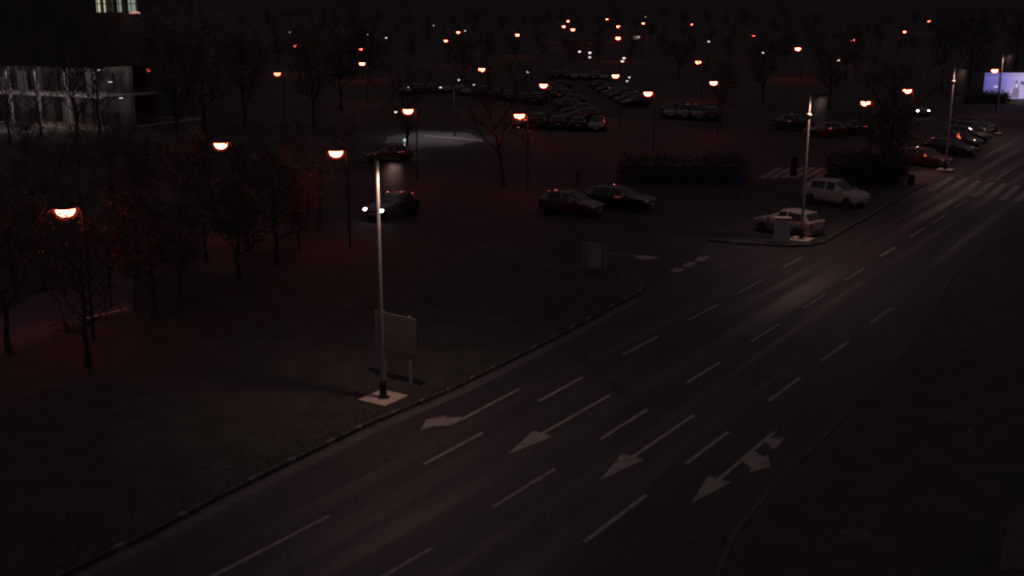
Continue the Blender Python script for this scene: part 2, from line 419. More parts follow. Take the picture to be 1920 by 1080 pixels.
# painted markings: parts of the road sheet
def marking(name, px_poly, z=.015, parent=road):
    return road_obj(name, [[at(x, y) for x, y in px_poly]], z, M_PAINT, parent)
def dash(p0, p1, w_=.13, name='lane_dash'):
    a, c = at(*p0), at(*p1); d = (c - a).normalized(); n = Vector((d.y, -d.x, 0)) * w_ / 2
    return road_obj(name, [[a - n, c - n, c + n, a + n]], .015, M_PAINT, road)
D1 = [((380, 1091), (617, 968)), ((795, 871), (905, 812)), ((1010, 753), (1092, 708)), ((1168, 666), (1234, 631)), ((1290, 601), (1345, 572)), ((1384, 550), (1429, 525)), ((1467, 502), (1504, 483))]
D2 = [((690, 1099), (810, 1028)), ((925, 951), (1040, 880)), ((1126, 824), (1214, 768)), ((1286, 719), (1350, 680)), ((1408, 641), (1461, 608)), ((1507, 578), (1548, 551)), ((1584, 526), (1620, 504)), ((1649, 482), (1679, 464)), ((1706, 445), (1733, 428)), ((1748, 419), (1772, 403)), ((1790, 389), (1813, 375))]
D3 = [((1096, 1017), (1213, 928)), ((1286, 870), (1366, 810)), ((1440, 753), (1500, 709)), ((1540, 677), (1592, 640)), ((1632, 607), (1672, 578))]
for L_ in (D1, D2, D3):
    for a, b in L_: dash(a, b)
dash((1869, 335), (1916, 306), .12, 'centre_line')
def Z1(l): return [(700 + x / 4, 720 + y / 4) for x, y in l]
def Z2(l): return [(1080 + x / 4, 720 + y / 4) for x, y in l]
def Z3(l): return [(1440 + x / 4, 270 + y / 4) for x, y in l]
def Z4(l): return [(960 + x / 4, 270 + y / 4) for x, y in l]
def arrow(polys, shaft):
    a, c = at(*shaft[0]), at(*shaft[1]); d = (c - a).normalized(); n = Vector((d.y, -d.x, 0)) * .065
    P = [[at(x, y) for x, y in p] for p in polys] + [[a - n, c - n, c + n, a + n]]
    b = MB()
    for i, p in enumerate(P): b.sheet(sheet_up(to_local(p)), .015 + i * .0016)
    return b.build('turn_arrow', M_PAINT, road)
arrow([Z1([(700, 248), (585, 256), (520, 258), (572, 236), (395, 270), (352, 352), (430, 322), (585, 314)])], Z1([(1098, 38), (660, 270)]))
arrow([Z1([(1198, 355), (1348, 395), (1003, 533)])], Z1([(1775, 85), (1262, 378)]))
arrow([Z2([(345, 525), (512, 568), (178, 726)])], Z2([(885, 236), (425, 550)]))
arrow([Z2([(988, 696), (1165, 740), (865, 895)]), Z2([(1240, 580), (1330, 505), (1415, 552), (1432, 530), (1462, 622), (1298, 668), (1318, 632)]), Z2([(1392, 440), (1430, 402), (1470, 408), (1562, 404), (1500, 488), (1462, 486), (1444, 448)])], Z2([(1490, 362), (1070, 720)]))
for q in ([(1185, 348), (1355, 248), (1402, 250), (1240, 356)], [(1290, 362), (1455, 263), (1505, 265), (1348, 368)], [(1408, 378), (1560, 275), (1604, 278), (1468, 385)], [(1514, 392), (1660, 286), (1708, 290), (1572, 397)],
          [(1615, 405), (1757, 298), (1804, 301), (1672, 410)], [(1725, 418), (1857, 311), (1902, 314), (1782, 422)], [(1835, 430), (1960, 323), (2005, 326), (1892, 435)], [(1945, 442), (2060, 336), (2105, 339), (2000, 447)]):
    marking('crossing_stripe', Z3(q))
for a, b in (((1380, 231), (1468, 240)), ((1510, 246), (1612, 259)), ((1665, 265), (1758, 274)), ((1812, 284), (1900, 293))):
    p, q = Z3([a, b]); dash(p, q, .28, 'stop_bar')
for q in ([(1366, 880), (1410, 843), (1484, 848), (1440, 884)], [(1266, 922), (1325, 889), (1386, 892), (1335, 925)], [(1183, 957), (1225, 932), (1300, 937), (1250, 969)]):
    marking('give_way_block', Z4(q), .022)
arrow([Z4([(925, 833), (1040, 841), (1112, 862), (985, 869), (930, 856)])], Z4([(735, 822), (925, 838)]))
for k in range(6):
    x = 1420 + 21 * k; y = 334 - .4 * k
    marking('crossing_stripe', [(x, y), (x + 38, y - 19), (x + 48, y - 18), (x + 12, y + 1.5)])
mb = MB(); c0 = to_local([at(1600, 1000, 0)])[0]
c1 = at(1602, 1002, .12)
mb.lathe([(.40, .0), (.40, .012), (.34, .012), (.33, .004)], 28)
tag(mb.build('manhole_cover', M_MOSS, loc=(c1.x, c1.y, .122)), 'round metal manhole cover in the dark grass right of the road', 'manhole cover')

# ------------------------------------------------------------------ lamps
def light(name, kind, loc, e, c, parent=None, size=.15, spot=None, blend=.5):
    d = bpy.data.lights.new(name, kind); d.energy = e; d.color = c
    if kind in ('POINT', 'SPOT'): d.shadow_soft_size = size
    if spot: d.spot_size = R(spot); d.spot_blend = blend
    o = bpy.data.objects.new(name, d); col.objects.link(o); o.location = loc
    if parent: o.parent = parent
    return o
M_MIST = bpy.data.materials.new('lit_mist'); M_MIST.use_nodes = True
_n = M_MIST.node_tree; _n.nodes.clear(); _o = _n.nodes.new('ShaderNodeOutputMaterial'); _v = _n.nodes.new('ShaderNodeVolumeScatter')
_t = _n.nodes.new('ShaderNodeTexCoord'); _s = _n.nodes.new('ShaderNodeSeparateXYZ'); _n.links.new(_t.outputs['Object'], _s.inputs[0])
def _mr(a, lo, hi, t0, t1):
    q = _n.nodes.new('ShaderNodeMapRange'); q.interpolation_type = 'SMOOTHSTEP'; _n.links.new(a, q.inputs['Value'])
    for k, v in (('From Min', lo), ('From Max', hi), ('To Min', t0), ('To Max', t1)): q.inputs[k].default_value = v
    return q.outputs[0]
_l = _n.nodes.new('ShaderNodeVectorMath'); _l.operation = 'LENGTH'; _f = _n.nodes.new('ShaderNodeVectorMath'); _f.operation = 'MULTIPLY'; _f.inputs[1].default_value = (1, 1, 0)
_n.links.new(_t.outputs['Object'], _f.inputs[0]); _n.links.new(_f.outputs[0], _l.inputs[0])
_m = _n.nodes.new('ShaderNodeMath'); _m.operation = 'MULTIPLY'; _n.links.new(_mr(_s.outputs['Z'], 5.0, 8.0, 0, .012), _m.inputs[0]); _n.links.new(_mr(_l.outputs['Value'], .05, .52, 1, 0), _m.inputs[1])
_n.links.new(_m.outputs[0], _v.inputs['Density']); _n.links.new(_v.outputs[0], _o.inputs['Volume'])
# LED road lamps
def led_lamp(base, label, energy=1000, hgt=8.15, collar=False, slab=1.25, arm_rz=-R(24)):
    t = empty('street_lamp', (base.x, base.y, .12), arm_rz); tag(t, label, 'street lamp', 'white street lamps along the road')
    MB().tube([(0, 0, .25), (0, 0, hgt - .12), (0, 0, hgt - .03)], [.085, .062, .05], 16).build('pole', M_POLE, t, True)
    b = MB(); b.lathe([(.22, .04), (.22, .07), (.12, .09), (.12, .62), (.09, .66)], 16).build('base_sleeve', M_BLACK, t, True)
    b = MB(); b.box((0, 0, 0), (slab, slab * .92, .1), RZ - arm_rz); b.build('concrete_base', M_CONC, t)
    b = MB(); b.prism([(.03, -.05), (.30, -.14), (.86, -.14), (.92, 0), (.86, .14), (.30, .14), (.03, .05)], hgt - .10, hgt - .03, bottom=True)
    h = b.build('lamp_head', M_BLACK, t)
    b = MB(); b.box((.58, 0, hgt - .0955), (.5, .2, .012)); b.build('led_panel', M_LED, h)
    if collar:
        MB().lathe([(.06, hgt - 1.22), (.15, hgt - 1.2), (.15, hgt - 1.12), (.06, hgt - 1.08)], 16).build('collar', M_CONC, t, True)
    mz = MB().lathe([(.50, hgt - 3.2), (.52, hgt - 1.6), (.46, hgt - .6), (.36, hgt - .125)], 20).build('mist', M_MIST, None, True)
    mz.location = (base.x + .56 * math.cos(arm_rz), base.y + .56 * math.sin(arm_rz), .12); tag(mz, None, None, kind='stuff')
    l = light('lamp_light', 'SPOT', (.58, 0, hgt - .16), energy, (1, .61, .50), t, .12, 170, .75); l.rotation_euler = (0, -R(16), 0)
    return t
led_lamp(at(719, 754), 'tall white-lit street lamp on a concrete slab in front of the louvred sign', 430)
led_lamp(at(1502, 453), 'white-lit street lamp on a slab beside the pale cabinet on the island', 470, collar=True)
led_lamp(at(1772, 321), 'white-lit street lamp beyond the crossing in front of the parked row', 410, collar=True)
led_lamp(at(1866, 252), 'white-lit street lamp standing in front of the purple billboard', 330)

# sodium lamps
def sodium_proto():
    t = empty('street_lamp')
    z = 5.3
    MB().tube([(.62, 0, 0), (.62, 0, 4.95), (.58, 0, 5.32), (.44, 0, 5.55), (.2, 0, 5.60), (0, 0, 5.56)], [.06, .045, .038, .034, .032, .03], 10).build('pole', M_POLEDK, t, True)
    MB().lathe([(.0, z + .30), (.12, z + .28), (.26, z + .2), (.39, z + .12), (.40, z + .10), (.32, z + .12)], 20).build('lamp_cap', M_CAP, t, True)
    MB().lathe([(.38, z + .10), (.47, z + .07), (.46, z - .05), (.40, z - .19), (.28, z - .30), (.14, z - .34), (.01, z - .35)], 20).build('halo_shell', M_HALO, t, True)  # added see-through shell whose own glow makes the red fringe
    MB().lathe([(.36, z + .088), (.345, z - .02), (.295, z - .12), (.21, z - .19), (.11, z - .225), (.01, z - .235)], 20).build('bowl', M_BOWL, t, True)
    return t
SP0 = sodium_proto(); sp_used = [False]
ORANGE = (1, .085, .045)
def sodium(px, py, label, e=240, m=None, s=1.0, rz=0.0, group='orange street lamps', bowl_h=5.25):
    p = at(px, py, bowl_h)
    if p.y > 640: p = at_y(px, py, 640)
    if not sp_used[0]: t = SP0; sp_used[0] = True
    else: t = copy_tree(SP0)
    k = s
    t.scale = (k, k, p.z / 5.25 if k == 1 else k)
    t.location = (p.x, p.y, 0 if k == 1 else p.z - 5.25 * k); t.rotation_euler = (0, 0, rz)
    tag(t, label, 'street lamp', group)
    if m:
        for c in t.children:
            if c.name.startswith('bowl'): setmat(c, m)
    if e:
        pass
    return t
NEAR = [
 (630, 288, 'orange bowl street lamp glowing just left of the tall white-lit pole top', 240, None),
 (414, 273, 'orange street lamp half hidden by leaves, left of the brightest bowl lamp', 200, None),
 (123, 398, 'reddish street lamp showing through tree leaves over the dim red path', 320, None),
 (765, 209, 'orange street lamp above the pale lit patch of paving', 220, None),
 (974, 218, 'orange street lamp above the leaning dark tree trunk', 260, None),
 (1019, 161, 'orange bowl lamp up and right of the leaning tree lamp', 240, None),
 (903, 131, 'orange bowl lamp over the far left end of the distant car park', 240, None),
 (1154, 143, 'orange bowl lamp over the middle of the distant car park', 240, None),
 (1215, 176, 'large orange bowl lamp nearest the long hedge', 300, None),
 (1338, 156, 'orange lamp lighting a few red leaves right of the distant car park', 260, None),
 (1309, 117, 'yellowish orange lamp above the one among red leaves', 200, None),
 (679, 120, 'lower of two orange lamps seen one above the other', 200, None),
 (1623, 194, 'orange lamp with a bright bracket left of the two white headlights', 240, None),
 (1701, 171, 'orange lamp with a red bracket above the two white headlights', 260, None),
 (1865, 133, 'small orange lamp directly in front of the purple billboard top', 120, None),
 (520, 139, 'dim orange lamp partly hidden by a tree, lowest of three at upper left', 120, M_BOWLDIM),
]
for i, (x, y, l, e, m) in enumerate(NEAR): sodium(x, y, l, e, m, rz=random.uniform(-.3, .3))
FARL = [
 (675, 93, 'upper of two orange lamps seen one above the other', 1.25), (555, 86, 'distant orange lamp alone at upper left, above the dim one', 1.2),
 (970, 66, 'distant orange lamp alone above the bowl lamps of the car park', 1.3), (859, 61, 'distant orange lamp with a pale speck close on its right', 1.2),
 (836, 77, 'tiny distant orange lamp lower left of the one with a pale speck', .9), (1065, 40, 'topmost of a cluster of three distant orange lamps', 1.5),
 (1057, 50, 'left lamp of a cluster of three distant orange lamps', 1.4), (1074, 56, 'lowest lamp of a cluster of three distant orange lamps', 1.5),
 (1138, 36, 'distant dim orange lamp right of the cluster of three', 1.2), (1159, 50, 'upper of two distant orange lamps in one upright line', 1.5),
 (1159, 72, 'lower of two distant orange lamps in one upright line', 1.4), (1206, 44, 'distant reddish lamp right of the upright pair', 1.2),
 (1297, 46, 'very faint distant red lamp right of the reddish one', .8), (1412, 68, 'distant lamp broken up by branches, above the white-lit island pole', 1.0),
 (1496, 92, 'distant orange lamp just above the white-lit island pole', 1.3), (1599, 76, 'bright distant orange lamp right of the island pole', 1.4),
 (1696, 60, 'small distant orange lamp left of the reddened treetop', 1.0), (1742, 40, 'distant red-orange lamp at the edge of the reddened treetop', 1.4)]
for x, y, l, s in FARL: sodium(x, y, l, 0, M_BOWLFAR, s, rz=random.uniform(0, 6), group='distant orange lamps')
PALE = [(544, 60), (690, 65), (724, 71), (813, 48), (872, 58), (767, 164), (826, 164), (860, 150), (888, 159), (1431, 99), (1572, 113), (1329, 78), (1210, 32), (1170, 109), (1167, 115), (990, 134), (1180, 145), (1176, 152), (742, 210)]
for i, (x, y) in enumerate(PALE):
    sodium(x, y, 'tiny pale speck of a distant lamp among the dark trees', 0, M_BOWLPALE, .62 if y < 140 else .3, rz=random.uniform(0, 6), group='tiny pale distant lamps')
sodium(1193, 70, 'faint bluish green lamp between distant orange ones', 0, M_BOWLCOOL, 2.2, group='distant greenish lamp')

# cool lamp above the pale paving
t = empty('path_light', at(759, 286)); tag(t, 'small cool white path light at the edge of the pale lit paving', 'path light')
MB().lathe([(.09, 0), (.09, .95), (.07, .98)], 12).build('post', M_POLEDK, t, True)
MB().lathe([(.10, .98), (.11, 1.2), (.06, 1.26)], 12).build('lens', emit('cool_lens', (.7, 1, .95), .55), t, True)
light('lamp_light', 'POINT', (.3, -.6, 1.6), 12, (.8, 1, .95), t)
q = at(850, 262)
t = empty('street_lamp', q + Vector((0, 3, 0))); tag(t, 'cool white street lamp hidden in tree branches over the pale paving', 'street lamp')
MB().tube([(0, 0, 0), (0, 0, 6)], [.08, .06], 10).build('pole', M_BARK, t, True)
h = MB().box((0, -.4, 6.03), (.3, .9, .08)).build('lamp_head', M_BLACK, t)
light('lamp_light', 'SPOT', (-1.6, -.8, 5.9), 300, (.95, .92, 1), t, .1, 140, .9)

# ------------------------------------------------------------------ cars
CARS = {
 'hatchback': [(-2.03, .36, .70, .72, .66, .60), (-1.99, .28, .93, .96, .80, .70), (-1.86, .24, .99, 1.04, .86, .64), (-1.52, .22, .985, 1.39, .88, .58), (-1.35, .21, .98, 1.44, .88, .60), (-.42, .2, .955, 1.49, .88, .61), (-.32, .2, .95, 1.49, .88, .61), (.22, .2, .93, 1.44, .88, .60), (1.0, .2, .92, .97, .87, .72), (1.62, .22, .82, .86, .85, .70), (1.92, .27, .68, .71, .78, .66), (2.04, .35, .52, .54, .62, .56)],
 'estate': [(-2.28, .38, .72, .74, .68, .62), (-2.24, .28, .94, .97, .82, .72), (-2.12, .24, 1.0, 1.05, .88, .66), (-1.85, .22, .99, 1.36, .9, .6), (-1.65, .21, .985, 1.41, .9, .61), (-.45, .2, .955, 1.46, .9, .62), (-.34, .2, .95, 1.46, .9, .62), (.3, .2, .93, 1.42, .9, .6), (1.15, .2, .92, .96, .89, .74), (1.85, .22, .82, .85, .86, .72), (2.16, .27, .68, .71, .8, .68), (2.28, .36, .52, .54, .64, .58)],
 'suv': [(-2.16, .48, .85, .87, .70, .64), (-2.12, .40, 1.08, 1.11, .84, .74), (-2.0, .34, 1.13, 1.19, .90, .68), (-1.62, .32, 1.12, 1.56, .92, .62), (-1.42, .31, 1.11, 1.62, .92, .63), (-.40, .3, 1.08, 1.67, .92, .64), (-.28, .3, 1.075, 1.67, .92, .64), (.32, .3, 1.05, 1.62, .92, .62), (1.08, .3, 1.04, 1.09, .91, .76), (1.74, .32, .96, 1.0, .89, .74), (2.04, .36, .80, .83, .82, .70), (2.17, .45, .60, .62, .66, .60)],
}
def make_car(kind, paint):
    st = CARS[kind]; t = empty('parked_car'); nrow = 8
    V = []
    for (x, zb, zt, zr, wb, wr) in st:
        half = [(wb * .90, zb), (wb * .985, zb + .10), (wb, zb + (zt - zb) * .55), (wb * .985, zb + (zt - zb) * .86), (wb * .95, zt), (wr + .015, zr - .085 if zr - zt > .1 else zr - .02), (wr - .02, zr - .035 if zr - zt > .1 else zr - .006), (wr * .85, zr - .004), (wr * .45, zr + .012)]
        V.append([(x, y, z) for y, z in half] + [(x, -y, z) for y, z in half[::-1]])
    n = len(V[0]); body = MB(); gl = {'windscreen': MB(), 'rear_window': MB(), 'side_window_a': MB(), 'side_window_b': MB()}
    verts = [p for r in V for p in r]
    used = {k: [] for k in gl}; bf = []
    for i in range(len(V) - 1):
        for k in range(n - 1):
            f = (i * n + k, (i + 1) * n + k, (i + 1) * n + k + 1, i * n + k + 1)
            top = 5 <= k <= 11
            if i == 7 and top: used['windscreen'].append(f)
            elif i == 2 and top: used['rear_window'].append(f)
            elif i in (4, 6) and k == 4: used['side_window_a'].append(f)
            elif i in (4, 6) and k == 12: used['side_window_b'].append(f)
            else: bf.append(f)
        bf.append((i * n, i * n + n - 1, (i + 1) * n + n - 1, (i + 1) * n))
    bf.append(tuple(range(n))); q = (len(V) - 1) * n; bf.append(tuple(range(q + n - 1, q - 1, -1)))
    body.add(verts, bf); body.build('body', paint, t, True)
    for k, fs in used.items():
        ids = sorted({i for f in fs for i in f}); mp = {a: j for j, a in enumerate(ids)}
        gl[k].add([verts[i] for i in ids], [tuple(mp[i] for i in f) for f in fs])
        gl[k].build('side_window' if k.startswith('side') else k, M_CGLASS, t, True)
    x1, x0 = st[-1][0], st[0][0]; zc = st[-2][2]; zt = st[1][2]; wf = st[-2][4]; wrr = st[1][4]
    wr_ = .33 if kind != 'suv' else .36
    for sx in (x1 - .82, x0 + .78):
        for sy in (-1, 1):
            wh = empty('wheel', (sx, sy * (st[5][4] - .09), wr_)); wh.parent = t
            MB().lathe([(wr_ * .62, -.10), (wr_ * .96, -.10), (wr_, -.07), (wr_, .07), (wr_ * .96, .10), (wr_ * .62, .10)], 20, axis='y').build('tyre', M_TYRE, wh, True)
            MB().lathe([(wr_ * .61, -.085), (wr_ * .61, .085), (wr_ * .2, .075), (.02, .06)] if sy > 0 else [(.02, -.06), (wr_ * .2, -.075), (wr_ * .61, -.085), (wr_ * .61, .085)], 16, axis='y').build('rim', M_RIM, wh, True)
    for sy in (-1, 1):
        ellipsoid(MB(), (x1 - .17, sy * (wf - .16), zc - .02), (.15, .15, .10)).build('headlight', M_HL, t, True)
        ellipsoid(MB(), (x0 + .07, sy * (wrr - .11), zt - .10), (.10, .12, .15)).build('tail_light', M_TL, t, True)
        MB().box((st[7][0] + .52, sy * (st[7][4] + .07), st[7][2] + .06), (.14, .2, .13)).build('mirror', paint, t)
    MB().box((x1 + .012, 0, .44), (.02, .52, .11)).build('number_plate', M_PLATE, t)
    MB().box((x0 - .012, 0, zt - .30), (.02, .52, .11)).build('number_plate', M_PLATE, t)
    return t
PROTO = {}
def car(kind, paint, p, heading, label, group='parked cars', lit=None, pname='parked_car', z=.012):
    """p: ground point under the car's middle; heading: angle its nose points to"""
    if kind not in PROTO: PROTO[kind] = t = make_car(kind, paint)
    else: t = copy_tree(PROTO[kind])
    t.location = (p.x, p.y, z); t.rotation_euler = (0, 0, heading)
    for k in ('label', 'category', 'group'):
        if k in t: del t[k]
    tag(t, label, 'car', group)
    for c in t.children:
        b = c.name.split('.')[0]
        if b in ('body', 'mirror'): setmat(c, paint)
        if b == 'headlight': setmat(c, M_HLON if lit == 'head' else M_HL)
        if b == 'tail_light': setmat(c, M_TLON if lit == 'tail' else M_TL)
    if lit == 'head':
        pass
    return t
def head_px(a, b):
    d = at(*b) - at(*a); return math.atan2(d.y, d.x)
hs_ = head_px((1522, 373), (1603, 384))
car('suv', CP_WHITE, (at(1526, 382) + at(1606, 393)) / 2 + Vector((.25, .85, 0)), hs_, 'white crossover car parked side-on beside the dark hedge block')
car('hatchback', carpaint('dull_white', (.26, .24, .24)), at(1488, 444) + Vector((-.1, .9, 0)), hs_ + math.pi - .05, 'white hatchback seen from behind next to the pale cabinet')
hr = head_px((1036, 398), (1100, 405))
car('hatchback', CP_RED, at(1072, 404) + Vector((0, .6, 0)), hr, 'dull red hatchback parked in front of the black car')
car('estate', CP_BLACK, at(1165, 394) + Vector((0, .8, 0)), hr + .05, 'black car with orange glints along its roof, beside the red hatchback')
car('hatchback', CP_RED, at(1735, 311), hs_ - .1, 'red car parked nearest the crossing, end of the right-hand row')
rowlab = ['silver car second in the parked row past the crossing, bright bonnet glints', 'black car third in the parked row past the crossing', 'dark grey car fourth in the parked row past the crossing', 'blue car fifth in the parked row past the crossing', 'black car farthest along the row by the white kerb line']
for k, (x, y, pm) in enumerate(((1782, 290, CP_BLACK), (1800, 276, CP_BLACK), (1812, 264, CP_GREY), (1822, 254, CP_BLUE), (1826, 245, CP_BLACK))):
    car(('estate', 'hatchback')[k % 2], pm, at(x, y), hs_ - .12, ['black car second in the parked row past the crossing, bright bonnet glints'] [0] if k == 0 else rowlab[k])
car('hatchback', CP_BLACK, at(1724, 216), R(-98), 'dark car coming with both white headlights lit', 'cars with lights on', 'head')
car('hatchback', CP_BLACK, at(706, 413) + Vector((.8, 1.4, 0)), R(-120), 'dark car with two white headlights on behind the tall lamp pole', 'cars with lights on', 'head')
car('estate', CP_BLACK, at(1597, 252), R(172), 'dark car with one red tail light glowing under the orange lamp', 'cars with lights on', 'tail')
car('hatchback', CP_RED, at(728, 303), R(200), 'dark red car beside the pale paving, over the tall lamp head')
car('hatchback', CP_RED, at(1545, 256), R(185), 'dim red car left of the glowing tail light')
car('suv', CP_GREY, at(1488, 243), R(5), 'grey car at the far side of the car park, left of the island pole', 'parked cars')
# distant car park: rows of dark cars
random.seed(11)
k = 0
for (x0, y0, x1, y1, n, hd) in ((880, 178, 1010, 196, 6, 80), (975, 236, 1120, 244, 5, 85), (1045, 170, 1090, 226, 7, 10), (1130, 168, 1190, 200, 6, 15), (1040, 148, 1130, 150, 6, 95), (760, 176, 860, 172, 5, 95), (1255, 220, 1330, 226, 4, 90)):
    for i in range(n):
        f = i / max(1, n - 1); p = at(x0 + (x1 - x0) * f, y0 + (y1 - y0) * f)
        car(random.choice(('hatchback', 'estate', 'suv')), random.choice((CP_BLACK, CP_BLACK, CP_BLUE, CP_BLACK)), p, R(hd + random.choice((0, 180)) + random.uniform(-4, 4)),
            'barely visible dark car in the distant car park showing only small glints', 'cars in the distant car park')

# ------------------------------------------------------------------ vegetation
def leaf_quads(mb, c, n, r, size, rnd, mi=0):
    for _ in range(n):
        p = Vector(c) + Vector((rnd.gauss(0, 1), rnd.gauss(0, 1), rnd.gauss(0, .75))) * r * .5
        u = Vector((rnd.uniform(-1, 1), rnd.uniform(-1, 1), rnd.uniform(-.7, .7))).normalized()
        v = u.cross(Vector((rnd.uniform(-1, 1), rnd.uniform(-1, 1), rnd.uniform(-1, 1)))).normalized()
        s = size * rnd.uniform(.6, 1.3)
        mb.add([p - u * s * .5, p + v * s * .28, p + u * s * .5, p - v * s * .28], [(0, 1, 2, 3)], mi)
def tree_meshes(seed, h=9, spread=3.2, crown0=.28, leaves=3600, lsize=.34, bare=False, lean=0.0):
    rnd = random.Random(seed); tr = MB(); cr = MB(); tips = []
    top = Vector((lean * h * .35 + rnd.uniform(-.3, .3), rnd.uniform(-.3, .3), h * .82))
    pts = []; N_ = 7
    for i in range(N_ + 1):
        t = i / N_; q = Vector((top.x * t ** 1.5, top.y * t, top.z * t)) + Vector((rnd.uniform(-.12, .12), rnd.uniform(-.12, .12), 0)) * (1 if 0 < i else 0)
        pts.append(q)
    r0 = h * .022
    tr.tube(pts, [r0 * 1.5 if i == 0 else r0 * (1 - .85 * i / N_) for i in range(N_ + 1)], 9)
    def branch(p, d, L_, r, depth):
        q = p; ps = [p]; rs = [r]; dd = d.copy()
        for s in range(3):
            dd = (dd + Vector((rnd.uniform(-.25, .25), rnd.uniform(-.25, .25), rnd.uniform(-.05, .28)))).normalized()
            q = q + dd * L_ / 3; ps.append(q); rs.append(max(.008, r * (1 - .28 * (s + 1))))
        tr.tube(ps, rs, 5 if depth < 2 else 4, cap=False)
        tips.append(ps[-1])
        if depth < (3 if bare else 2):
            for _ in range(3 if depth < 2 else 2):
                k = rnd.choice((1, 2, 3)); e = (dd + Vector((rnd.uniform(-1, 1), rnd.uniform(-1, 1), rnd.uniform(-.3, .7)))).normalized()
                branch(ps[k], e, L_ * rnd.uniform(.5, .75), max(.01, r * .5), depth + 1)
        else: tips.append(ps[-2])
    nb = 11
    for b in range(nb):
        t = crown0 + (0.98 - crown0) * (b + .5) / nb; i = min(int(t * N_), N_ - 1); f = t * N_ - i
        p = pts[i].lerp(pts[i + 1], f); a = b * 2.4 + rnd.uniform(-.4, .4)
        shape = math.sin(math.pi * min(1, max(0.12, (t - crown0) / (1.12 - crown0)) ** .8)) * .8 + .25
        d = Vector((math.cos(a), math.sin(a), .35 + .5 * t)).normalized()
        branch(p, d, spread * shape * rnd.uniform(.75, 1.1), r0 * (.6 - .3 * t), 0)
    if not bare:
        per = max(1, leaves // len(tips))
        for tp in tips:
            if rnd.random() < .14: continue
            leaf_quads(cr, tp, int(per * rnd.uniform(.5, 1.6)), rnd.uniform(.55, 1.15) * spread * .3, lsize, rnd)
    else:
        for tp in tips:
            if rnd.random() < .35: leaf_quads(cr, tp, 2, .5, .16, rnd)
    return tr, cr
def tree_proto(seed, m, **kw):
    t = empty('tree'); a, c = tree_meshes(seed, **kw)
    a.build('trunk', M_BARK, t, True, fix=False); c.build('crown', m, t, fix=False); t['used'] = 0
    return t
PROT = {'leafy': [tree_proto(1, M_LEAF), tree_proto(2, M_LEAF, h=10, spread=3.6), tree_proto(5, M_LEAF2, h=8.5, spread=3.4)],
        'sparse': [tree_proto(21, M_LEAF2, leaves=1300, spread=3.4), tree_proto(22, M_LEAF, leaves=1500, h=10)],
        'bare': [tree_proto(31, M_LEAF2, bare=True, h=8), tree_proto(32, M_LEAF2, bare=True, h=9, spread=3.8)],
        'leaning': [tree_proto(41, M_LEAF2, leaves=700, h=8, spread=3.6, lean=-.5)]}
for v in PROT.values():
    for t in v: del t['used']
first = set()
def tree(kind, p, s, label, group='trees', name=None, var=None):
    v = PROT[kind]; k = random.randrange(len(v)) if var is None else var; pr = v[k]
    if id(pr) not in first: first.add(id(pr)); t = pr
    else: t = copy_tree(pr)
    t.location = (p.x, p.y, 0); t.rotation_euler = (0, 0, random.uniform(0, 6.28) if kind != 'leaning' else 0); t.scale = (s, s, s * random.uniform(.92, 1.08))
    tag(t, label, 'tree', group); return t
random.seed(5)
TREES = [
 ('sparse', 165, 690, .56, 'thin-leaved tree in front of the reddish lamp over the red path', 0), ('bare', 20, 668, .7, 'bare tree at the left edge beside the red-lit path', 0),
 ('leafy', 290, 600, .58, 'leafy tree right of the red path, next to the reddish lamp', 2), ('leafy', 448, 530, .60, 'broad dark tree standing before the half hidden orange lamp', 2),
 ('sparse', 520, 500, .6, 'sparse tree between the half hidden lamp and the bright bowl lamp', 0), ('leafy', 560, 470, .45, 'low leafy tree under the bright bowl lamp', 2),
 ('leafy', 345, 420, .6, 'dark tree behind the broad one at the left', 0), ('leafy', 215, 400, .5, 'small dark tree right of the lit lobby, lower one', 1),
 ('leafy', 60, 415, .45, 'small dark tree below the lit lobby at the left edge', 0),
 ('bare', 18, 268, .75, 'bare tree at the far left of the lit lobby front', 0), ('bare', 78, 262, .7, 'bare tree second along the lit lobby front', 1),
 ('bare', 148, 262, 1.0, 'bare tree with the thickest dark trunk before the lit lobby', 0), ('bare', 187, 256, .8, 'thin bare tree at the lobby corner', 1),
 ('leafy', 335, 285, 1.15, 'dark tree just right of the lit lobby corner', 0), ('leafy', 385, 262, 1.2, 'tall dark tree second to the right of the lit lobby', 1),
 ('leafy', 460, 240, 1.0, 'dark tree third to the right of the lit lobby', 0), ('leafy', 590, 240, .9, 'dark tree left of the pale paving', 1),
 ('leafy', 640, 205, 1.0, 'dark tree behind the bright bowl lamp', 2), ('bare', 764, 300, .75, 'forked bare tree standing before the pale paving', 1),
 ('leaning', 945, 352, 1.0, 'tree with a dark leaning trunk right of the pale paving', 0),
 ('sparse', 1352, 236, .7, 'tree with a few red-lit leaves around an orange lamp', 0),
 ('leafy', 1430, 196, .95, 'dark tree behind the island pole, left side', 0), ('leafy', 1555, 205, .9, 'dark tree behind the island pole, right side', 1),
 ('leafy', 1665, 342, .9, 'dark tree rising from the hedge block beside the pavement', 1), ('leafy', 1585, 150, 1.1, 'dark tree above the bracketed orange lamp', 0),
 ('sparse', 1815, 172, 1.2, 'tree with reddened top left of the purple billboard', 0), ('sparse', 1765, 168, 1.0, 'reddened tree behind the white-lit lamp past the crossing', 0),
 ('leafy', 1905, 128, 1.2, 'dark tree behind the purple billboard', 1)]
for kind, x, y, s, l, v in TREES: tree(kind, at(x, y), s, l, var=v)
tree('leafy', at(1655, 346), .48, 'lower dark tree beside the taller one over the hedge block', var=2)
rnd_ = random.Random(15)
